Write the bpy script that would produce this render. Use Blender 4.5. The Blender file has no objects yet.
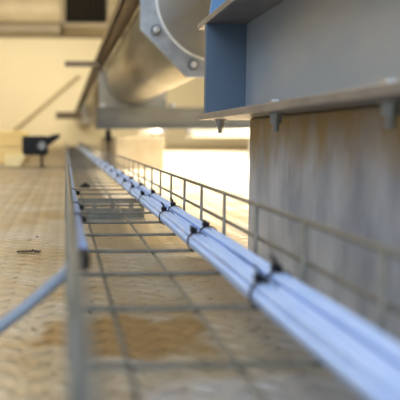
import bpy, bmesh, math, random
from mathutils import Vector, Matrix, Euler
random.seed(7)
scene = bpy.context.scene
COL = scene.collection
CAMZ = 0.177          # camera height above the plate floor
FPX = 540.0

# ------------------------------------------------------------------ camera
yaw, pitch = math.radians(2.5), math.radians(3.5)
u0 = -FPX*math.tan(yaw)/math.cos(pitch); v0 = FPX*math.tan(pitch)
cam_d = bpy.data.cameras.new('camera'); cam = bpy.data.objects.new('camera', cam_d); COL.objects.link(cam)
cam.location = (0, 0, CAMZ)
cam.rotation_euler = (math.pi/2 - pitch, 0, -yaw)
cam_d.sensor_width = 36; cam_d.lens = 36*FPX/400
cam_d.shift_x = (u0 + 135)/400; cam_d.shift_y = (v0 - 63)/400
cam_d.clip_start = 0.005; cam_d.clip_end = 60
cam_d.dof.use_dof = True; cam_d.dof.focus_distance = 0.80; cam_d.dof.aperture_fstop = 4.6
scene.camera = cam
ROT = cam.rotation_euler.to_matrix()

def at(px, py, X=None, Y=None, Z=None):
    """World point seen at a pixel on the plane X, Y or Z (height above floor)."""
    d = ROT @ Vector(((px-200)/FPX + cam_d.shift_x*400/FPX, (200-py)/FPX + cam_d.shift_y*400/FPX, -1))
    o = Vector((0, 0, CAMZ))
    if X is not None: t = X/d.x
    elif Y is not None: t = Y/d.y
    else: t = (Z-CAMZ)/d.z
    return o + d*t

# --------------------------------------------------------------- materials
def new_mat(name):
    m = bpy.data.materials.new(name); m.use_nodes = True
    n = m.node_tree.nodes; b = n['Principled BSDF']
    return m, n, m.node_tree.links, b

def mat(name, c1, c2=None, rough=0.5, metal=0.0, scale=20, bump=0.0, bscale=200, stretch=(1,1,1), spec=0.5, rvar=0.0, contrast=(0.35,0.65)):
    m, n, l, b = new_mat(name)
    b.inputs['Roughness'].default_value = rough; b.inputs['Metallic'].default_value = metal
    b.inputs['Specular IOR Level'].default_value = spec
    tc = n.new('ShaderNodeTexCoord'); mp = n.new('ShaderNodeMapping'); mp.inputs['Scale'].default_value = stretch
    l.new(tc.outputs['Object'], mp.inputs['Vector'])
    nz = n.new('ShaderNodeTexNoise'); nz.inputs['Scale'].default_value = scale; nz.inputs['Detail'].default_value = 5
    l.new(mp.outputs['Vector'], nz.inputs['Vector'])
    cr = n.new('ShaderNodeValToRGB')
    cr.color_ramp.elements[0].position = contrast[0]; cr.color_ramp.elements[1].position = contrast[1]
    cr.color_ramp.elements[0].color = (*c1, 1); cr.color_ramp.elements[1].color = (*(c2 or c1), 1)
    l.new(nz.outputs['Fac'], cr.inputs['Fac']); l.new(cr.outputs['Color'], b.inputs['Base Color'])
    if rvar:
        mr = n.new('ShaderNodeMapRange'); mr.inputs['To Min'].default_value = rough-rvar; mr.inputs['To Max'].default_value = rough+rvar
        l.new(nz.outputs['Fac'], mr.inputs['Value']); l.new(mr.outputs['Result'], b.inputs['Roughness'])
    if bump:
        n2 = n.new('ShaderNodeTexNoise'); n2.inputs['Scale'].default_value = bscale; n2.inputs['Detail'].default_value = 4
        l.new(mp.outputs['Vector'], n2.inputs['Vector'])
        bp = n.new('ShaderNodeBump'); bp.inputs['Strength'].default_value = bump; bp.inputs['Distance'].default_value = 0.002
        l.new(n2.outputs['Fac'], bp.inputs['Height']); l.new(bp.outputs['Normal'], b.inputs['Normal'])
    return m

def floor_material():
    """Worn tread plate: staggered raised lens-shaped tears, dusty tan with ochre stains."""
    m, n, l, b = new_mat('tread_plate')
    tc = n.new('ShaderNodeTexCoord')
    def math_(op, a, bb=None, clamp=False):
        q = n.new('ShaderNodeMath'); q.operation = op; q.use_clamp = clamp
        for i, v in enumerate((a, bb)):
            if v is None: continue
            if isinstance(v, (int, float)): q.inputs[i].default_value = v
            else: l.new(v, q.inputs[i])
        return q.outputs[0]
    sp = n.new('ShaderNodeSeparateXYZ'); l.new(tc.outputs['Object'], sp.inputs[0])
    x, y = sp.outputs[0], sp.outputs[1]
    P = 0.024
    def tears(sgn, off):
        # rows of tears, each tilted by sgn
        xs = math_('ADD', math_('DIVIDE', x, P*2), off); ys = math_('ADD', math_('DIVIDE', y, P), off*0.0 + (0.5 if sgn > 0 else 0.0))
        fx = math_('SUBTRACT', math_('FRACT', xs), 0.5); fy = math_('SUBTRACT', math_('FRACT', ys), 0.5)
        fx = math_('MULTIPLY', fx, 2.0)                      # now in units of P
        c, s = math.cos(math.radians(24)*sgn), math.sin(math.radians(24)*sgn)
        u = math_('ADD', math_('MULTIPLY', fx, c), math_('MULTIPLY', fy, s))
        v = math_('SUBTRACT', math_('MULTIPLY', fy, c), math_('MULTIPLY', fx, s))
        e = math_('ADD', math_('POWER', math_('ABSOLUTE', math_('DIVIDE', u, 0.60)), 2), math_('POWER', math_('ABSOLUTE', math_('DIVIDE', v, 0.15)), 2))
        return math_('SUBTRACT', 1.0, e, clamp=True)
    h = math_('MAXIMUM', tears(1, 0.0), tears(-1, 0.5))
    h = math_('POWER', h, 0.6)
    fine = n.new('ShaderNodeTexNoise'); fine.inputs['Scale'].default_value = 160; fine.inputs['Detail'].default_value = 5
    l.new(tc.outputs['Object'], fine.inputs['Vector'])
    h0 = h
    hh = math_('ADD', h, math_('MULTIPLY', fine.outputs['Fac'], 0.22))
    bp = n.new('ShaderNodeBump'); bp.inputs['Strength'].default_value = 0.9; bp.inputs['Distance'].default_value = 0.0045
    l.new(hh, bp.inputs['Height']); l.new(bp.outputs['Normal'], b.inputs['Normal'])
    nz = n.new('ShaderNodeTexNoise'); nz.inputs['Scale'].default_value = 7; nz.inputs['Detail'].default_value = 6; nz.inputs['Roughness'].default_value = 0.6
    l.new(tc.outputs['Object'], nz.inputs['Vector'])
    cr = n.new('ShaderNodeValToRGB'); e = cr.color_ramp.elements
    e[0].position = 0.34; e[0].color = (0.48, 0.355, 0.19, 1)
    e[1].position = 0.66; e[1].color = (0.62, 0.57, 0.49, 1)
    k = e.new(0.5); k.color = (0.57, 0.48, 0.345, 1)
    l.new(nz.outputs['Fac'], cr.inputs['Fac'])
    # dark specks and scuffs
    sk = n.new('ShaderNodeTexNoise'); sk.inputs['Scale'].default_value = 60; sk.inputs['Detail'].default_value = 3
    l.new(tc.outputs['Object'], sk.inputs['Vector'])
    sr = n.new('ShaderNodeValToRGB'); sr.color_ramp.elements[0].position = 0.27; sr.color_ramp.elements[1].position = 0.36
    sr.color_ramp.elements[0].color = (0.25, 0.2, 0.16, 1)
    l.new(sk.outputs['Fac'], sr.inputs['Fac'])
    mx = n.new('ShaderNodeMix'); mx.data_type = 'RGBA'; mx.blend_type = 'MULTIPLY'; mx.inputs['Factor'].default_value = 0.9
    l.new(cr.outputs['Color'], mx.inputs[6]); l.new(sr.outputs['Color'], mx.inputs[7])
    col = mx.outputs[2]
    # tear shade and highlight painted into the colour: dark foot, lighter top
    wr = n.new('ShaderNodeValToRGB'); we = wr.color_ramp.elements
    we[0].position = 0.0; we[0].color = (0.86, 0.86, 0.86, 1); we[1].position = 0.75; we[1].color = (1, 1, 1, 1)
    k2 = we.new(0.12); k2.color = (0.60, 0.57, 0.52, 1); k3 = we.new(0.5); k3.color = (0.74, 0.72, 0.68, 1)
    l.new(h0, wr.inputs['Fac'])
    m3 = n.new('ShaderNodeMix'); m3.data_type = 'RGBA'; m3.blend_type = 'MULTIPLY'; m3.inputs['Factor'].default_value = 1.0
    l.new(col, m3.inputs[6]); l.new(wr.outputs['Color'], m3.inputs[7]); col = m3.outputs[2]
    # an ochre spill under the tray and a pale scuffed patch beside it
    for (cx, cy, rx, ry), cc, am in (((0.055, 0.47, 0.085, 0.052), (0.36, 0.215, 0.07, 1), 0.85), ((0.17, 0.345, 0.12, 0.045), (0.56, 0.55, 0.54, 1), 0.8), ((0.11, 1.0, 0.07, 0.2), (0.42, 0.28, 0.11, 1), 0.5)):
        dx = math_('DIVIDE', math_('SUBTRACT', x, cx), rx); dy = math_('DIVIDE', math_('SUBTRACT', y, cy), ry)
        dd = math_('ADD', math_('MULTIPLY', dx, dx), math_('MULTIPLY', dy, dy))
        sn = n.new('ShaderNodeTexNoise'); sn.inputs['Scale'].default_value = 28; sn.inputs['Detail'].default_value = 4; l.new(tc.outputs['Object'], sn.inputs['Vector'])
        dd = math_('ADD', dd, math_('MULTIPLY', math_('SUBTRACT', sn.outputs['Fac'], 0.5), 2.2))
        mk = n.new('ShaderNodeMapRange'); mk.inputs['From Min'].default_value = 1.15; mk.inputs['From Max'].default_value = 0.75; mk.inputs['To Max'].default_value = am; l.new(dd, mk.inputs['Value'])
        m2 = n.new('ShaderNodeMix'); m2.data_type = 'RGBA'; l.new(mk.outputs['Result'], m2.inputs['Factor']); l.new(col, m2.inputs[6]); m2.inputs[7].default_value = cc
        col = m2.outputs[2]
    l.new(col, b.inputs['Base Color'])
    b.inputs['Metallic'].default_value = 0.45; b.inputs['Roughness'].default_value = 0.42
    return m

def plinth_material():
    """Grey streaked sheet with brown shade and reflection under the beam painted along its top edge."""
    m = mat('streaked_grey_plinth', (0.25, 0.275, 0.33), (0.45, 0.475, 0.53), rough=0.42, metal=0.3, scale=16, stretch=(1.2, 1.2, 0.5), bump=0.35, bscale=55, rvar=0.08)
    n = m.node_tree.nodes; l = m.node_tree.links; b = n['Principled BSDF']
    old = b.inputs['Base Color'].links[0].from_socket
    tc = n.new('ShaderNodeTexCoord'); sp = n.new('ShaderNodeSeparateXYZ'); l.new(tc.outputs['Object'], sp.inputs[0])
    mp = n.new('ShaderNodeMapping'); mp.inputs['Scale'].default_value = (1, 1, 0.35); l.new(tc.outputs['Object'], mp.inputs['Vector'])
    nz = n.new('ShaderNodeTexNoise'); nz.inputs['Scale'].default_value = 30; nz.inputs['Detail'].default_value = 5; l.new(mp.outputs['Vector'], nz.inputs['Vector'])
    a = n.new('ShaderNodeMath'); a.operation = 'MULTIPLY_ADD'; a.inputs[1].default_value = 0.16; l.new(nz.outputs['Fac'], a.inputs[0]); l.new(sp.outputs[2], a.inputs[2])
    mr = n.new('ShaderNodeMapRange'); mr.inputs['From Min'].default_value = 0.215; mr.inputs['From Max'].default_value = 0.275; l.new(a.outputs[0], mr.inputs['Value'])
    mx = n.new('ShaderNodeMix'); mx.data_type = 'RGBA'; l.new(mr.outputs['Result'], mx.inputs['Factor']); l.new(old, mx.inputs[6]); mx.inputs[7].default_value = (0.31, 0.225, 0.11, 1)  # brown shade under the flange, mixed into the colour
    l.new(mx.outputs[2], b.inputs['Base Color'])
    return m

def wall_material(name, c):
    return mat(name, c, tuple(v*0.94 for v in c), rough=0.7, scale=0.6)

M = {}
M['floor'] = floor_material()
M['wall'] = wall_material('cream_wall_paint', (0.83, 0.745, 0.535))
M['wall_side'] = wall_material('cream_side_wall_paint', (0.82, 0.74, 0.55))
M['ceiling'] = wall_material('pale_ceiling', (0.7, 0.64, 0.5))
M['seam'] = mat('steel_edge_strip', (0.22, 0.16, 0.09), (0.3, 0.22, 0.13), rough=0.6)
M['wire'] = mat('zinc_wire', (0.15, 0.142, 0.118), (0.21, 0.20, 0.17), rough=0.45, metal=0.45, scale=90)
M['cable'] = mat('pale_blue_cable_sheath', (0.40, 0.545, 0.85), (0.47, 0.605, 0.89), rough=0.36, scale=30)
M['black'] = mat('black_nylon', (0.006, 0.006, 0.007), (0.01, 0.01, 0.012), rough=0.5, spec=0.25)
M['black_rough'] = mat('black_rubber', (0.03, 0.026, 0.02), (0.055, 0.047, 0.036), rough=0.6)
M['galv'] = mat('galvanised_sheet', (0.30, 0.315, 0.33), (0.40, 0.415, 0.43), rough=0.42, metal=0.7, scale=35, rvar=0.08)
M['duct'] = mat('galvanised_duct', (0.25, 0.23, 0.18), (0.35, 0.32, 0.26), rough=0.34, metal=0.8, scale=9, stretch=(1, 0.3, 1), rvar=0.06)
M['bracket'] = mat('zinc_channel', (0.21, 0.205, 0.175), (0.27, 0.26, 0.225), rough=0.45, metal=0.6, scale=60)
M['beam'] = mat('blue_grey_beam_sky_tint', (0.32, 0.365, 0.42), (0.45, 0.45, 0.445), rough=0.4, metal=0.25, scale=9, stretch=(1, 0.5, 1))  # galvanised web; blue sky reflection put into the colour
M['flange'] = mat('bare_flange_steel', (0.22, 0.205, 0.20), (0.31, 0.285, 0.27), rough=0.42, metal=0.5, scale=25)
M['stiff'] = mat('blue_plate_sky_tint', (0.078, 0.115, 0.165), (0.092, 0.13, 0.18), rough=0.45, scale=12)  # galvanised plate; its darker blue reflection is painted as base colour
M['blue'] = mat('bright_blue_paint', (0.12, 0.25, 0.44), (0.15, 0.29, 0.5), rough=0.4)
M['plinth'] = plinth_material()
M['plinth_far'] = mat('warm_concrete', (0.36, 0.285, 0.17), (0.43, 0.35, 0.23), rough=0.7, scale=12)
M['bolt'] = mat('zinc_bolt', (0.50, 0.50, 0.48), (0.62, 0.62, 0.6), rough=0.3, metal=0.85, scale=80)
M['nut_dark'] = mat('dull_nut', (0.26, 0.27, 0.25), (0.36, 0.36, 0.33), rough=0.4, metal=0.5, scale=80)
M['brown'] = mat('brown_steel_rail', (0.12, 0.085, 0.05), (0.17, 0.12, 0.07), rough=0.5, scale=10)
M['cross'] = mat('grey_cross_beam', (0.10, 0.105, 0.10), (0.14, 0.142, 0.132), rough=0.5, metal=0.2, scale=6)
M['pipe'] = mat('white_plastic', (0.9, 0.88, 0.82), (0.95, 0.93, 0.88), rough=0.35)
M['tube'] = mat('cream_housing', (0.44, 0.375, 0.25), (0.50, 0.43, 0.30), rough=0.5, scale=3)
M['trim'] = mat('taupe_channel', (0.25, 0.215, 0.155), (0.29, 0.25, 0.185), rough=0.6, scale=3)
M['brace'] = mat('tan_brace', (0.46, 0.37, 0.22), (0.5, 0.4, 0.25), rough=0.6)
M['wood'] = mat('yellow_timber', (0.78, 0.55, 0.20), (0.86, 0.63, 0.27), rough=0.6, scale=6, stretch=(0.3, 4, 4))
M['paper'] = mat('pale_yellow_board', (0.92, 0.74, 0.36), (0.95, 0.78, 0.42), rough=0.6)
M['grey'] = mat('grey_plastic', (0.22, 0.22, 0.22), (0.3, 0.3, 0.3), rough=0.4)
M['tool'] = mat('black_tool_housing', (0.010, 0.012, 0.013), (0.018, 0.02, 0.021), rough=0.7, spec=0.2)
M['washer'] = mat('dark_washer', (0.10, 0.10, 0.10), (0.16, 0.16, 0.16), rough=0.45, metal=0.4)
M['bright'] = mat('bright_zinc', (0.75, 0.76, 0.78), (0.82, 0.83, 0.85), rough=0.25, metal=0.8)
M['grey_cable'] = mat('grey_cable_sheath', (0.20, 0.235, 0.29), (0.25, 0.285, 0.34), rough=0.45)
M['swarf'] = mat('dark_swarf', (0.05, 0.05, 0.055), (0.11, 0.1, 0.1), rough=0.35, metal=0.7, scale=300)

# ------------------------------------------------------------ mesh helpers
def add_box(bm, lo, hi, bev=0.0, segs=2, mtx=None):
    lo, hi = Vector(lo), Vector(hi)
    r = bmesh.ops.create_cube(bm, size=1.0)
    vs = r['verts']
    for v in vs:
        v.co = Vector(((lo[i]+hi[i])/2 + v.co[i]*(hi[i]-lo[i]) for i in range(3)))
    if bev:
        es = list({e for v in vs for e in v.link_edges})
        out = bmesh.ops.bevel(bm, geom=es, offset=bev, segments=segs, affect='EDGES', profile=0.5)
        vs = list({v for f in out['faces'] for v in f.verts} | {v for v in vs if v.is_valid})
    if mtx is not None:
        for v in vs: v.co = mtx @ v.co
    return vs

def add_tube(bm, pts, r, n=12, caps=True):
    pts = [Vector(p) for p in pts]
    rs = r if isinstance(r, (list, tuple)) else [r]*len(pts)
    up = Vector((0.013, 0.02, 1)); rings = []
    for i, p in enumerate(pts):
        t = (pts[min(i+1, len(pts)-1)] - pts[max(i-1, 0)]).normalized()
        a = up - t*up.dot(t)
        if a.length < 0.05: a = Vector((1, 0, 0)) - t*t.x
        a.normalize(); b_ = t.cross(a); up = a
        rings.append([bm.verts.new(p + (a*math.cos(2*math.pi*k/n) + b_*math.sin(2*math.pi*k/n))*rs[i]) for k in range(n)])
    for i in range(len(rings)-1):
        for k in range(n):
            f = bm.faces.new((rings[i][k], rings[i][(k+1) % n], rings[i+1][(k+1) % n], rings[i+1][k])); f.smooth = True
    if caps:
        bm.faces.new(rings[0][::-1]); bm.faces.new(rings[-1])

def add_prism(bm, outline, axis, lo, hi, holes=None):
    """Extrude a 2D outline along axis ('x','y','z') from lo to hi."""
    def P3(a, b_, c):
        return {'x': Vector((c, a, b_)), 'y': Vector((a, c, b_)), 'z': Vector((a, b_, c))}[axis]
    A = [bm.verts.new(P3(a, b_, lo)) for a, b_ in outline]
    B = [bm.verts.new(P3(a, b_, hi)) for a, b_ in outline]
    n = len(A)
    if holes is None:
        bm.faces.new(A); bm.faces.new(B[::-1])
    for i in range(n):
        bm.faces.new((A[i], B[i], B[(i+1) % n], A[(i+1) % n]))
    if holes:                                                # one hole with the same number of points
        C_ = [bm.verts.new(P3(a, b_, lo)) for a, b_ in holes]; D = [bm.verts.new(P3(a, b_, hi)) for a, b_ in holes]
        for i in range(n):
            j = (i+1) % n
            bm.faces.new((A[i], A[j], C_[j], C_[i])); bm.faces.new((B[j], B[i], D[i], D[j])); bm.faces.new((C_[i], C_[j], D[j], D[i]))

def hexagon(r, rot=0, c=(0, 0), n=6):
    return [(c[0]+r*math.cos(rot+2*math.pi*k/n), c[1]+r*math.sin(rot+2*math.pi*k/n)) for k in range(n)]

def obj(name, bm, m, parent=None, loc=None, label=None, mods=None):
    bmesh.ops.recalc_face_normals(bm, faces=bm.faces[:])
    me = bpy.data.meshes.new(name); bm.to_mesh(me); bm.free()
    o = bpy.data.objects.new(name, me); COL.objects.link(o); me.materials.append(M[m])
    if parent is not None: o.parent = parent
    if loc is not None: o.location = loc
    if label: o['label'] = label
    return o

def tag(o, label, cat, group=None, kind=None):
    o['label'] = label; o['category'] = cat
    if group: o['group'] = group
    if kind: o['kind'] = kind
    return o

def thing(name, label, cat, loc=(0, 0, 0), group=None):
    o = bpy.data.objects.new(name, None); COL.objects.link(o); o.location = loc; o.empty_display_size = 0.02
    return tag(o, label, cat, group)

def struct(name, bm, m, label=None, cat=None):
    o = obj(name, bm, m); o['kind'] = 'structure'
    if label: tag(o, label, cat, kind='structure')
    return o

def bx(name, lo, hi, m, parent=None, bev=0.0, label=None):
    bm = bmesh.new(); add_box(bm, lo, hi, bev); return obj(name, bm, m, parent, label=label)

def copy_tree(o, loc=None, parent=None):
    c = o.copy(); COL.objects.link(c)
    if parent is not None: c.parent = parent
    if loc is not None: c.location = loc
    for ch in list(o.children):
        copy_tree(ch, None, c)
    return c

# ---------------------------------------------------------------- setting
WY = 12.0
bm = bmesh.new(); add_box(bm, (-4, -1.5, -0.02), (4.5, WY, 0)); struct('floor', bm, 'floor', 'worn tan tread plate floor with curved raised tears', 'floor')
bm = bmesh.new(); add_box(bm, (-4.1, WY, 0), (4.6, WY+0.1, 3.6)); struct('wall_back', bm, 'wall', 'cream yellow back wall behind the ducts', 'wall')
bm = bmesh.new(); add_box(bm, (-4.1, 1.0, 0), (-4.0, WY, 3.6)); struct('wall_left', bm, 'wall_side', 'cream side wall on the left of the hall', 'wall')
bm = bmesh.new(); add_box(bm, (4.5, 1.0, 0), (4.6, WY, 3.6)); struct('wall_right', bm, 'wall_side', 'cream side wall on the right of the hall', 'wall')
bm = bmesh.new(); add_box(bm, (-4.1, 2.2, 3.6), (4.6, WY+0.1, 3.7)); struct('ceiling', bm, 'ceiling', 'pale ceiling over the far hall', 'ceiling')
bm = bmesh.new(); add_box(bm, (-4, 3.06, 0), (0.0, 3.11, 0.006)); struct('trim_1', bm, 'seam', 'dark joint strip across the floor on the left', 'trim')

# --------------------------------------------------------- wire mesh tray
TX0, TX1 = 0.0052, 0.180
TZ, MZ, HZ = 0.050, 0.0815, 0.1135
Y0, Y1 = 0.07, 7.0
WR = 0.0019
tray = thing('cable_tray', 'long galvanised wire mesh cable tray running over the plate floor', 'cable tray', (0, 0, 0))
def run_wire(name, x, z, r=WR):
    bm = bmesh.new(); add_tube(bm, [(x, Y0+(Y1-Y0)*k/24, z) for k in range(25)], r, 10); return obj(name, bm, 'wire', tray)
for x, r_ in ((TX0, 0.0032), (TX1, 0.0022)): run_wire('top_rail', x, HZ, r_)
for x in (TX0, TX1+0.003): run_wire('side_rail', x, MZ)
for x in (0.036, 0.099, 0.16): run_wire('floor_wire', x, TZ-0.0044)
def cross_bm():
    bm = bmesh.new(); q = 0.006
    def arc(cx, cz, a0, a1): return [(cx+q*math.cos(a0+(a1-a0)*k/4), 0, cz+q*math.sin(a0+(a1-a0)*k/4)) for k in range(5)]
    pts = [(TX0-0.003, 0, HZ)] + [(TX0-0.003, 0, MZ)] + arc(TX0-0.003+q, TZ+q, math.pi, 1.5*math.pi) + [(0.06, 0, TZ-0.0004), (0.11, 0, TZ-0.0004)] + arc(TX1-0.002-q, TZ+q, 1.5*math.pi, 2*math.pi) + [(TX1-0.002, 0, HZ)]
    add_tube(bm, pts, WR, 10); return bm
cw = obj('cross_wire', cross_bm(), 'wire', tray); cw.location = (0, 0.1, 0)
CW = []
y = 0.19
CW.append(0.09); cw.location.y = 0.09
while y < Y1 - 0.01:
    c = cw.copy(); COL.objects.link(c); c.parent = tray; c.location = (0, y, 0); CW.append(y); y += 0.101

# slotted support channel under the tray, standing on the floor
def channel(y, label):
    t = thing('support_channel', label, 'bracket', (0, y, 0), 'support channels under the tray')
    H = TZ-WR-0.0045-0.0024
    bm = bmesh.new()
    x0, x1 = 0.0, 0.172; zt = H; th = 0.002
    add_box(bm, (x0, 0, zt-th), (x1, 0.012, zt)); add_box(bm, (x0, 0, 0), (x1, -0.022, th))
    # front web with a row of slots: strips above and below, bridges between
    s0, s1 = zt*0.56, zt*0.80
    add_box(bm, (x0, 0, 0), (x1, 0.002, s0)); add_box(bm, (x0, 0, s1), (x1, 0.002, zt-th))
    slots = [(0.040, 0.058), (0.068, 0.098), (0.108, 0.138), (0.148, 0.164)]
    edges = [x0] + [v for s in slots for v in s] + [x1]
    for a, b_ in zip(edges[0::2], edges[1::2]): add_box(bm, (a, 0, s0), (b_, 0.002, s1))
    obj('channel_body', bm, 'bracket', t)
    return t
ch = channel(1.16, 'slotted grey steel support channel under the tray, nearest the camera')
c2 = copy_tree(ch, (0, 3.0, 0)); c2['label'] = 'slotted grey steel support channel under the tray, farther away beside the cross beam leg'

# small black clamp on the mesh just past the channel
t = thing('mesh_clamp', 'small black clamp sitting on the tray mesh just beyond the slotted channel', 'clamp', (0.05, 1.342, TZ))
bm = bmesh.new(); add_box(bm, (-0.012, -0.008, 0.0012), (0.012, 0.008, 0.009), 0.002); obj('clamp_body', bm, 'black', t)
bm = bmesh.new(); add_prism(bm, hexagon(0.005), 'z', 0.009, 0.013); obj('nut', bm, 'black', t)

# ---------------------------------------------------------------- cables
D = 0.0066; R = D/2
ZB = TZ + WR + 0.0002                               # cables lie on the cross wires
LX, RX = 0.1458, 0.1657; BR = 1.5*D
CH = math.sqrt(3)/2*D + R
tiesL = [0.175, 0.389, 0.589, 0.766, 0.98, 1.126, 1.276, 1.45, 1.66, 1.88, 2.12, 2.4, 2.7]
tiesR = [0.190, 0.405, 0.614, 0.80, 0.993, 1.15, 1.33, 1.52, 1.74, 1.97, 2.25, 2.52, 2.82]
def cable(cx, ang, label, ties, dz=0.0):
    bm = bmesh.new(); pts = []
    ph = random.random()*6; p2 = random.random()*6; a = math.radians(ang)
    yy = 0.05
    while yy < 6.9:
        d = min(abs(yy-q) for q in ties); w = min(1, d/0.06)
        ox = 0.0006*math.sin(yy*23+ph)*w; oz = 0.0006*math.sin(yy*19+p2)*w
        pts.append((cx+D*math.cos(a)+ox, yy, ZB + CH + dz + D*math.sin(a) + abs(oz)))
        yy += 0.02 if yy < 2.5 else 0.1
    add_tube(bm, pts, R*0.96, 14)
    o = obj('cable', bm, 'cable'); return tag(o, label, 'cable', 'pale blue cables strapped along the right of the tray')
DZR = 0.0022
for ang, s_ in ((240, 'lowest on its left face'), (180, 'outermost on its left face'), (120, 'upper left, under the tie heads'), (60, 'upper right one'), (0, 'lying against the other bundle')):
    cable(LX, ang, 'pale blue cable of the left bundle in the tray, ' + s_, tiesL)
for ang, s_ in ((180, 'lying against the other bundle'), (120, 'upper left one'), (60, 'upper right, nearest the top rail'), (0, 'outermost against the side wires'), (300, 'lowest against the side wires')):
    cable(RX, ang, 'pale blue cable of the right bundle in the tray, ' + s_, tiesR, DZR)

def loop_pts(hx, hz, rad, n=6):
    out = []
    for cx, cz, a0 in ((hx-rad, hz-rad, 0), (-hx+rad, hz-rad, math.pi/2), (-hx+rad, -hz+rad, math.pi), (hx-rad, -hz+rad, 1.5*math.pi)):
        for k in range(n+1):
            a = a0 + k*(math.pi/2)/n; out.append((cx+rad*math.cos(a), cz+rad*math.sin(a)))
    return out
def make_tie(hx, hz, label, group, head_x, tail=0.013, rad=0.0045, hz_h=None):
    """Cable tie: base point at the centre of the loop."""
    t = thing('cable_tie', label, 'cable tie', (0, 0, 0), group)
    bm = bmesh.new(); add_prism(bm, loop_pts(hx+0.001, hz+0.001, rad+0.0009), 'y', -0.0015, 0.0015, loop_pts(hx, hz, rad)); obj('strap', bm, 'black', t)
    if hz_h: hz = hz_h
    bm = bmesh.new(); add_box(bm, (head_x-0.0036, -0.0036, hz+0.0008), (head_x+0.0036, 0.0036, hz+0.0060), 0.0008, 2); obj('tie_head', bm, 'black', t)
    if tail:
        bm = bmesh.new(); add_tube(bm, [(head_x, 0, hz+0.006), (head_x-0.0012, 0.001, hz+0.006+tail*0.5), (head_x-0.004, 0.002, hz+0.006+tail)], [0.0014, 0.0013, 0.0009], 8); obj('tie_tail', bm, 'black', t)
    return t
CZ = ZB + CH
order = ['nearest the camera', 'second from the camera', 'third from the camera', 'fourth from the camera', 'fifth from the camera', 'sixth from the camera', 'seventh from the camera', 'eighth from the camera', 'ninth from the camera', 'tenth from the camera', 'eleventh from the camera', 'second farthest away', 'farthest away']
def bump_off(yv):
    d = min(CW, key=lambda q: abs(q-yv))
    return yv if abs(yv-d) > 0.008 else d + (0.008 if yv >= d else -0.008)
HXT, HZT = BR+0.0001, CH+0.0003
for side, cx, ties, hx_ in (('left', LX, tiesL, -0.004), ('right', RX, tiesR, -0.003)):
    for i, yv in enumerate(ties):
        t = make_tie(HXT, HZT, 'black cable tie around the %s blue cable bundle, %s' % (side, order[i]), 'black cable ties on the %s bundle' % side, hx_, 0.007 if i % 2 else 0.002, 0.0075)
        t.location = (cx, bump_off(yv), CZ + 0.0002 + (DZR if side == 'right' else 0))

# cable tied along the left side of the tray, ending in a dark cap
lc = thing('cable', 'pale blue cable tied along the left rail, its dark capped end towards the camera', 'cable', (0, 0, 0))
LCX, LCZ, LCR = 0.0107, 0.0975, 0.0047
bm = bmesh.new(); pts = [(LCX+0.0018, 0.385, LCZ-0.005), (LCX+0.0012, 0.42, LCZ-0.003), (LCX+0.0005, 0.46, LCZ-0.001)] + [(LCX+0.0006*math.sin(k), 0.5+k*0.1, LCZ+0.0008*math.sin(k*1.7)) for k in range(60)]
add_tube(bm, pts, LCR, 14); obj('sheath', bm, 'cable', lc)
bm = bmesh.new(); add_tube(bm, [(LCX+0.0026, 0.364, LCZ-0.0085), (LCX+0.0022, 0.375, LCZ-0.0068), (LCX+0.0018, 0.388, LCZ-0.0047)], [0.0036, 0.0047, 0.0047], 14); obj('end_cap', bm, 'black', lc, label='dark end cap of the cable')
for i, (yv, s) in enumerate(((0.52, 'nearest the dark cable end'), (0.61, 'middle of the three'), (0.77, 'farthest of the three'))):
    t = make_tie(0.0072, 0.0118, 'black cable tie holding the blue cable to the left rail, ' + s, 'black cable ties on the left rail', 0.0085, 0, hz_h=0.003)
    t.location = (0.0087, bump_off(yv), 0.0908)

# loose cable crossing out of the tray to the left over the floor
bm = bmesh.new()
ctl = [(0.006, 0.43, 0.080), (0.0005, 0.405, 0.0745), (-0.012, 0.395, 0.066), (-0.03, 0.39, 0.052), (-0.05, 0.385, 0.038), (-0.07, 0.375, 0.024), (-0.09, 0.36, 0.012), (-0.11, 0.335, 0.006), (-0.14, 0.29, 0.0055), (-0.2, 0.2, 0.0055)]
def smooth(c, n=6):
    out = []
    for i in range(len(c)-1):
        p0, p1, p2, p3 = [Vector(c[max(0, min(len(c)-1, j))]) for j in (i-1, i, i+1, i+2)]
        for k in range(n):
            s = k/n; out.append(0.5*((2*p1) + (p2-p0)*s + (2*p0-5*p1+4*p2-p3)*s*s + (3*p1-p0-3*p2+p3)*s**3))
    out.append(Vector(c[-1])); return out
add_tube(bm, smooth(ctl), 0.0046, 14)
tag(obj('cable', bm, 'grey_cable'), 'loose grey blue cable slanting out of the tray down to the floor at lower left', 'cable')

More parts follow.
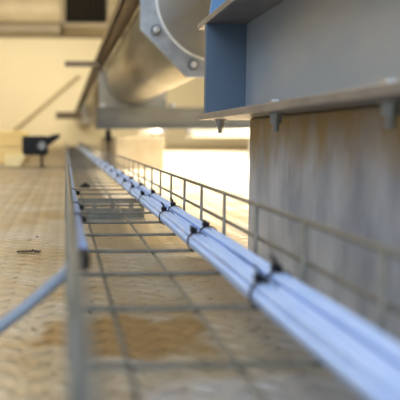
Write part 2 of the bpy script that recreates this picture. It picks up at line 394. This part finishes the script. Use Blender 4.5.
# ------------------------------------------------------------ steel beam
BX0, BX1 = 0.223, 0.361; WEB = (0.289, 0.296)
BZ0, BZ1 = 0.2055, 0.366; FT = 0.0095; BY0, BY1 = -0.6, 0.912
beam = thing('steel_beam', 'blue grey steel beam with flanges bolted on top of the near plinth', 'beam', (0, 0, 0)); beam['kind'] = 'thing'
bx('web', (WEB[0], BY0, BZ0+FT), (WEB[1], BY1, BZ1-FT), 'beam', beam)
bx('bottom_flange', (BX0, BY0, BZ0), (BX1, BY1, BZ0+FT), 'flange', beam, 0.0012, label='bare grey bottom flange')
bx('top_flange', (BX0, BY0, BZ1-FT), (BX1, BY1, BZ1), 'flange', beam, 0.0012, label='grey top flange')
bx('stiffener_plate', (BX0+0.001, 0.858, BZ0+FT), (WEB[0], 0.868, BZ1-FT), 'stiff', beam, 0.0006, label='dark blue stiffener plate at the beam end')
def bolt(parent, loc, up=True, r=0.0070, m='nut_dark'):
    b_ = bpy.data.objects.new('bolt', None)
    bm = bmesh.new()
    add_prism(bm, hexagon(r*1.55, 0.3, n=24), 'z', -0.0022, 0)
    add_tube(bm, [(0, 0, -0.022), (0, 0, 0)], r*0.55, 12)
    o = obj('bolt', bm, m, parent, loc)
    bm = bmesh.new(); add_prism(bm, hexagon(r*1.05, 0.2), 'z', -0.012, -0.0022)
    obj('nut', bm, m, o)
    bm = bmesh.new(); add_prism(bm, hexagon(r*1.05, 0.5), 'z', FT, FT+0.007); obj('bolt_head', bm, 'bolt', o)
    bpy.data.objects.remove(b_)
for yv in (0.880, 0.645, 0.415, 0.19):
    bolt(beam, (0.255, yv, BZ0))

# bright blue bracket standing on the top flange
t = thing('foot_bracket', 'bright blue painted foot bracket standing on the top flange at the beam end', 'bracket', (0.245, 0.865, BZ1))
bm = bmesh.new(); add_box(bm, (-0.013, -0.05, 0), (0.04, 0.03, 0.004), 0.001); obj('base_plate', bm, 'blue', t)
bm = bmesh.new(); add_prism(bm, [(-0.013, 0.004), (0.018, 0.004), (0.012, 0.065), (-0.004, 0.065)], 'y', 0.004, 0.012); obj('upright_plate', bm, 'blue', t)
bm = bmesh.new(); add_prism(bm, hexagon(0.006), 'z', 0.004, 0.010); o = obj('bolt', bm, 'bolt', t, (-0.004, -0.02, 0), label='shiny bolt head')

# near plinth
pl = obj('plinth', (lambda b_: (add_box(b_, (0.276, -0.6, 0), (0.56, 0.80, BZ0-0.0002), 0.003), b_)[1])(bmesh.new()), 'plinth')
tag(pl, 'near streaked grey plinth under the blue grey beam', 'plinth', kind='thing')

# -------------------------------------------------------------- duct run
DC = Vector((0.4135, 0, CAMZ+0.373)); DR = 0.170
duct = thing('ventilation_duct', 'round galvanised ventilation duct with octagonal and square flanges overhead', 'duct', (DC.x, 0, DC.z))
def ring(r, n=64): return [(r*math.cos(2*math.pi*k/n), r*math.sin(2*math.pi*k/n)) for k in range(n)]
def duct_section(y0, y1):
    bm = bmesh.new(); add_prism(bm, ring(DR), 'y', y0, y1, ring(DR-0.0015))
    for f in bm.faces:
        if abs(f.normal.y) < 0.5: f.smooth = True
    yy = y0+0.012
    return obj('duct_section', bm, 'duct', duct)
duct_section(0.5, 1.438); duct_section(1.446, 3.29); duct_section(3.31, 6.6); duct_section(6.62, 11.95)
def oct_pts(half, n=64):
    out = []
    for k in range(n):
        a = 2*math.pi*k/n; a8 = (a + math.pi/8) % (math.pi/4) - math.pi/8
        r = half/math.cos(a8); out.append((r*math.cos(a), r*math.sin(a)))
    return out
bm = bmesh.new(); add_prism(bm, oct_pts(0.2145), 'y', 1.436, 1.442, ring(DR+0.0005)); pf = obj('octagonal_flange', bm, 'galv', duct, label='octagonal flange plate')
bm = bmesh.new(); add_prism(bm, oct_pts(0.2145), 'y', 1.4422, 1.448, ring(DR+0.0005)); obj('octagonal_flange', bm, 'galv', duct)
bm = bmesh.new(); add_prism(bm, ring(DR+0.0055), 'y', 1.430, 1.436, ring(DR+0.0006)); obj('pale_collar_ring', bm, 'pipe', duct, label='pale duct collar ring')  # duct collar, its bright arc put into the white colour
for k in range(9):
    a = math.radians(-112 - 40*k)
    bm = bmesh.new()
    add_prism(bm, hexagon(0.0095, 0.2), 'y', 1.422, 1.433); add_tube(bm, [(0, 1.412, 0), (0, 1.424, 0)], 0.0055, 12)
    bo = obj('flange_bolt', bm, 'bright', duct, (0.1965*math.cos(a), 0, 0.1965*math.sin(a)))
    bm = bmesh.new(); add_prism(bm, ring(0.0145, 20), 'y', 1.433, 1.436); obj('washer', bm, 'washer', bo, label='dark washer')
def sq_pts(half, n=64):
    out = []
    for k in range(n):
        a = 2*math.pi*k/n; r = half/max(abs(math.cos(a)), abs(math.sin(a)))
        if 0.62*math.pi < a < 0.96*math.pi: r = DR+0.003            # notch that clears the brown rail
        out.append((r*math.cos(a), r*math.sin(a)))
    return out
for yv in (3.30, 6.61):
    bm = bmesh.new(); add_prism(bm, sq_pts(0.205), 'y', yv-0.009, yv+0.009, ring(DR+0.0005)); obj('square_flange', bm, 'duct', duct)

# long brown rail beside the duct, with stub arms
rail = thing('brown_rail', 'long dark brown steel rail running beside the duct overhead', 'rail', (0, 0, 0))
RZ = CAMZ+0.455
bm = bmesh.new(); add_box(bm, (0.195, 1.46, RZ), (0.203, 11.9, RZ+0.05)); add_box(bm, (0.195, 1.46, RZ), (0.258, 11.9, RZ+0.007)); obj('angle_section', bm, 'brown', rail)
bm = bmesh.new(); add_box(bm, (0.0, 3.27, RZ-0.034), (0.224, 3.285, RZ-0.0002), 0.003); obj('stub_arm', bm, 'brown', rail)
a = at(57, 119, Y=7.0); b_ = at(78, 112, Y=7.0)
t = thing('stub_bracket', 'dark stub bracket jutting left from the far duct flange', 'bracket', (a.x, 7.0, a.z))
bx('bracket_arm', (0, 0, 0), (DC.x-DR-a.x-0.0005, 0.04, b_.z-a.z), 'brown', t, 0.004)
bx('end_plate', (-0.012, -0.01, -0.012), (0, 0.05, b_.z-a.z+0.012), 'brown', t, 0.002)

# cross beam under the far flange, its threaded leg and far plinth
CBY = 3.22
zt, zb = at(97, 107, Y=CBY).z, at(97, 129, Y=CBY).z
xl = at(97, 118, Y=CBY).x
zt = min(zt, DC.z-DR-0.001)
cb = thing('cross_beam', 'grey steel cross beam carrying the far duct flange', 'beam', (xl, CBY, zb)); cb['kind'] = 'thing'
h = zt-zb
bx('web', (0.004, 0.03, 0.008), (1.5, 0.045, h-0.008), 'cross', cb)
bx('bottom_flange', (0, 0, 0), (1.5, 0.068, 0.008), 'cross', cb); bx('top_flange', (0, 0, h-0.008), (1.5, 0.068, h), 'cross', cb)
bx('end_plate', (-0.01, 0.0, 0), (0, 0.068, h), 'brown', cb)
for dx in (0.03, 0.45):
    bm = bmesh.new(); add_prism(bm, hexagon(0.02), 'z', h, h+0.02); obj('bolt', bm, 'bolt', cb, (dx, 0.012, 0))
p = at(108.5, 127, Y=CBY+0.01)
t = thing('levelling_leg', 'black threaded levelling leg under the left end of the cross beam', 'leg', (p.x, CBY+0.03, 0))
bm = bmesh.new(); add_tube(bm, [(0, 0, 0.012), (0, 0, zb-0.0005)], 0.011, 14); obj('threaded_rod', bm, 'brown', t)
bm = bmesh.new(); add_prism(bm, hexagon(0.018), 'z', zb-0.075, zb-0.01); obj('lock_nut', bm, 'black', t)
bm = bmesh.new(); add_tube(bm, [(0, 0, 0), (0, 0, 0.006), (0, 0, 0.012)], [0.018, 0.018, 0.016], 20); obj('foot_pad', bm, 'brown', t)

px0, px1 = at(116, 150, Y=2.95).x, at(164, 150, Y=2.95).x
pz = at(140, 137, Y=2.95).z
o = bx('plinth', (px0, 2.95, 0), (px1, 4.2, pz), 'plinth_far', None, 0.004)
tag(o, 'far warm tan plinth behind the tray rail, beyond the black levelling leg', 'plinth', kind='thing')

# white pipes lying behind the cross beam
def pipe(x0p, x1p, yc, r, Y, label, end):
    a, b_ = at(x0p, yc, Y=Y), at(x1p, yc, Y=Y)
    t = thing('white_pipe', label, 'pipe', (a.x, Y, a.z), 'white pipes under the cross beam')
    L = b_.x-a.x
    bm = bmesh.new(); add_tube(bm, [(0, 0, 0), (L, 0, 0)], r, 24); obj('pipe_barrel', bm, 'pipe', t)
    bm = bmesh.new(); x = L if end else 0.0
    add_prism(bm, ring(r*1.15, 24), 'x', x-0.02, x+0.015); obj('end_cap', bm, 'grey', t)
    # saddle stand to the floor
    bm = bmesh.new()
    for q in (0.55, 0.9): add_box(bm, (L*q-0.01, -0.02, -a.z), (L*q+0.01, 0.02, -r*0.9))
    obj('pipe_stand', bm, 'grey', t)
pipe(139, 163, 131.0, 0.026, 4.35, 'short white pipe with grey end under the cross beam, over the far plinth', 1)
pipe(189, 300, 131.5, 0.045, 4.1, 'long white pipe under the beam end, right of the short pipe', 0)

# -------------------------------------------------- back wall furnishings
a = at(-120, 24, Y=11.4); zc = a.z
hs = thing('shutter_housing', 'large cream horizontal cylinder housing along the top of the back wall', 'housing', (-3.9, 11.35, zc+0.36))
bm = bmesh.new(); add_tube(bm, [(0, 0, 0), (6.5, 0, 0)], 0.34, 40); obj('drum', bm, 'tube', hs)
o = bx('steel_channel', (-3.95, 11.25, zc-0.16), (2.6, 11.985, zc+0.0), 'trim', None, 0.02); tag(o, 'taupe steel channel under the cream housing on the back wall', 'channel')
# black ribbed bellows with pale frame
p0 = at(64, 24, Y=7.5); p1 = at(108, -18, Y=7.5)
t = thing('ribbed_bellows', 'black ribbed flexible connector in a pale frame hanging at upper left', 'bellows', (p0.x, 7.5, p0.z))
W_, H_ = p1.x-p0.x, p1.z-p0.z
bm = bmesh.new()
nr = 7
prof = []
for k in range(nr*2+1): prof.append((W_*0.03 + W_*0.94*k/(nr*2), 0.0 if k % 2 else 0.07))
for zz in (0,):
    lo = [bm.verts.new((x, 0.05-d, 0.05)) for x, d in prof]; hi = [bm.verts.new((x, 0.05-d, H_)) for x, d in prof]
    lb = [bm.verts.new((x, 0.5+d, 0.05)) for x, d in prof]; hb = [bm.verts.new((x, 0.5+d, H_)) for x, d in prof]
    for i in range(len(prof)-1):
        bm.faces.new((lo[i], lo[i+1], hi[i+1], hi[i])); bm.faces.new((lb[i+1], lb[i], hb[i], hb[i+1]))
        bm.faces.new((lo[i+1], lo[i], lb[i], lb[i+1])); bm.faces.new((hi[i], hi[i+1], hb[i+1], hb[i]))
    bm.faces.new((lo[0], hi[0], hb[0], lb[0])); bm.faces.new((lo[-1], lb[-1], hb[-1], hi[-1]))
obj('bellows_body', bm, 'black_rough', t)
bm = bmesh.new(); add_box(bm, (-0.05, -0.05, -0.05), (0.02, 0.58, H_), 0.02); add_box(bm, (-0.05, -0.05, -0.05), (W_+0.05, 0.58, 0.02), 0.02); add_box(bm, (W_-0.02, -0.05, -0.05), (W_+0.05, 0.58, H_), 0.02); obj('frame', bm, 'tube', t)
for q in (0.15, 0.85):
    bm = bmesh.new(); add_tube(bm, [(W_*q, 0.25, H_-0.02), (W_*q, 0.25, 3.6-p0.z)], 0.012, 10); obj('hanger_rod', bm, 'brown', t)
# diagonal brace on the wall
a, b_ = at(12, 133, Y=11.957), at(79, 76, Y=11.957)
bm = bmesh.new(); add_tube(bm, [a, b_], 0.034, 12); tag(obj('diagonal_brace', bm, 'brace'), 'thin tan diagonal brace rod on the cream back wall', 'brace')

# ----------------------------------------------- left background clutter
p = at(42, 168, Z=0.0)
S = p.y/FPX
t = thing('power_tool', 'black boxy tool with round port and upswept handle on a short post', 'tool', (p.x, p.y, 0))
zz0, zz1 = at(42, 155, Y=p.y).z, at(42, 136, Y=p.y).z
bm = bmesh.new(); add_box(bm, (-19*S, -0.05, zz0), (6*S, 0.06, zz1), 0.014, 3)
obj('tool_body', bm, 'tool', t)
bm = bmesh.new(); add_prism(bm, [(5*S, zz0+0.05), (9*S, zz0+0.06), (18*S, zz1-0.008), (18.5*S, zz1+0.012), (12*S, zz1+0.008), (5*S, zz1-0.004)], 'y', -0.03, 0.03); bmesh.ops.bevel(bm, geom=bm.edges[:], offset=0.005, segments=2, affect='EDGES'); obj('handle', bm, 'tool', t)
bm = bmesh.new(); add_prism(bm, [(x+0.5*S, z+(zz0+zz1)/2) for x, z in ring(0.022, 24)], 'y', -0.062, -0.045); obj('round_port', bm, 'grey', t, label='round grey port')
bm = bmesh.new(); add_prism(bm, [(x-8*S, z+(zz0+zz1)/2-0.003) for x, z in ring(0.017, 24)], 'y', -0.056, -0.045); obj('dark_recess', bm, 'black', t)
bm = bmesh.new(); add_tube(bm, [(0, 0, 0.006), (0, 0, zz0+0.01)], 0.011, 14); obj('post', bm, 'brown', t)
bm = bmesh.new(); add_prism(bm, ring(0.045, 24), 'z', 0, 0.008); obj('foot_plate', bm, 'brown', t)
# yellow timber block with groove, and pale board leaning in front
Yb = 3.7
a = at(-30, 158, Y=Yb); b_ = at(23, 131, Y=Yb)
t = thing('timber_crate', 'yellow timber crate at far left edge behind the black tool', 'crate', (a.x, Yb, 0))
w, hgt = b_.x-a.x, b_.z
bx('lower_board', (0, 0, 0.0), (w, 0.5, hgt*0.47), 'wood', t, 0.006); bx('upper_board', (0, 0.008, hgt*0.50), (w, 0.5, hgt), 'wood', t, 0.006); bx('spacer', (0.02, 0.02, hgt*0.46), (w-0.02, 0.48, hgt*0.51), 'brace', t)
a = at(7, 167, Z=0.0); Yw = a.y
q = [at(x, y, Y=Yw) for x, y in ((5, 167.5), (20, 167), (28, 154), (4, 154))]
bm = bmesh.new(); add_prism(bm, [(v.x, max(v.z, 0.0005)) for v in q], 'y', Yw, Yw+0.09); bmesh.ops.bevel(bm, geom=bm.edges[:], offset=0.006, segments=2, affect='EDGES')
tag(obj('wedge_block', bm, 'paper'), 'pale yellow wedge block on the floor in front of the timber crate', 'block')

# swarf on the floor
p = at(28, 253, Z=0.0)
bm = bmesh.new(); n = 46
for s in range(3):
    pts = []
    for k in range(n):
        u = k/(n-1); pts.append((-0.017+0.036*u + random.uniform(-.0006, .0006), 0.002*math.sin(u*40+s*2)+random.uniform(-.001, .001)+0.002*s-0.002, 0.0018 + 0.0014*(1+math.cos(u*44+s))*(0.4+0.9*math.exp(-((u-.68)/.16)**2))))
    add_tube(bm, pts, 0.0008, 6)
tag(obj('metal_shaving', bm, 'swarf', None, (p.x, p.y, 0)), 'dark curl of metal shavings lying on the plate floor left of the tray', 'metal shaving')
def crumb(px, py, r, label):
    p = at(px, py, Z=0.0); bm = bmesh.new(); bmesh.ops.create_icosphere(bm, subdivisions=2, radius=r)
    for v in bm.verts: v.co = v.co*random.uniform(.7, 1.2); v.co.z = v.co.z*0.6 + r*0.45
    tag(obj('crumb', bm, 'swarf', None, (p.x, p.y, 0)), label, 'crumb', 'dark crumbs on the floor')
crumb(37, 237, 0.0022, 'tiny dark crumb on the floor just beyond the metal shavings')
crumb(90, 313, 0.0022, 'tiny dark crumb on the floor under the tray near its left rail')

# ------------------------------------------------------------------ light
def area(name, loc, tgt, sx, sy, power, col, spread=180):
    L = bpy.data.lights.new(name, 'AREA'); L.shape = 'RECTANGLE'; L.size = sx; L.size_y = sy; L.energy = power; L.color = col; L.spread = math.radians(spread)
    o = bpy.data.objects.new(name, L); COL.objects.link(o); o.location = loc
    o.rotation_euler = (Vector(tgt)-Vector(loc)).to_track_quat('-Z', 'Y').to_euler(); return o
w = bpy.data.worlds.new('World'); scene.world = w; w.use_nodes = True
bg = w.node_tree.nodes['Background']; bg.inputs['Color'].default_value = (0.62, 0.78, 1.0, 1); bg.inputs['Strength'].default_value = 0.75
area('daylight_opening', (-0.9, -1.6, 1.8), (0.3, 0.8, 0.1), 2.4, 1.6, 66, (0.78, 0.88, 1.0))
area('hall_lamp_left', (-1.5, 1.9, 2.0), (-0.4, 3.4, 0), 0.9, 0.9, 26, (1.0, 0.86, 0.58))
area('tray_floor_fill', (-1.0, 3.4, 2.2), (-0.05, 0.8, 0), 0.7, 0.7, 24, (1.0, 0.88, 0.66))  # unseen warm fill added to brighten the tray floor and treads
area('hall_lamp_back', (-0.5, 8.8, 1.9), (-0.5, 12, 0.9), 5, 0.5, 110, (1.0, 0.88, 0.64))
area('right_floor_fill', (3.2, 3.9, 3.2), (1.2, 3.9, 0), 5.4, 1.0, 420, (1.0, 0.92, 0.76), 40)  # unseen area light added to overexpose the floor right of the tray

vs = scene.view_settings; vs.view_transform = 'Standard'; vs.look = 'None'; vs.gamma = 1; vs.use_curve_mapping = False; vs.exposure = 0.0
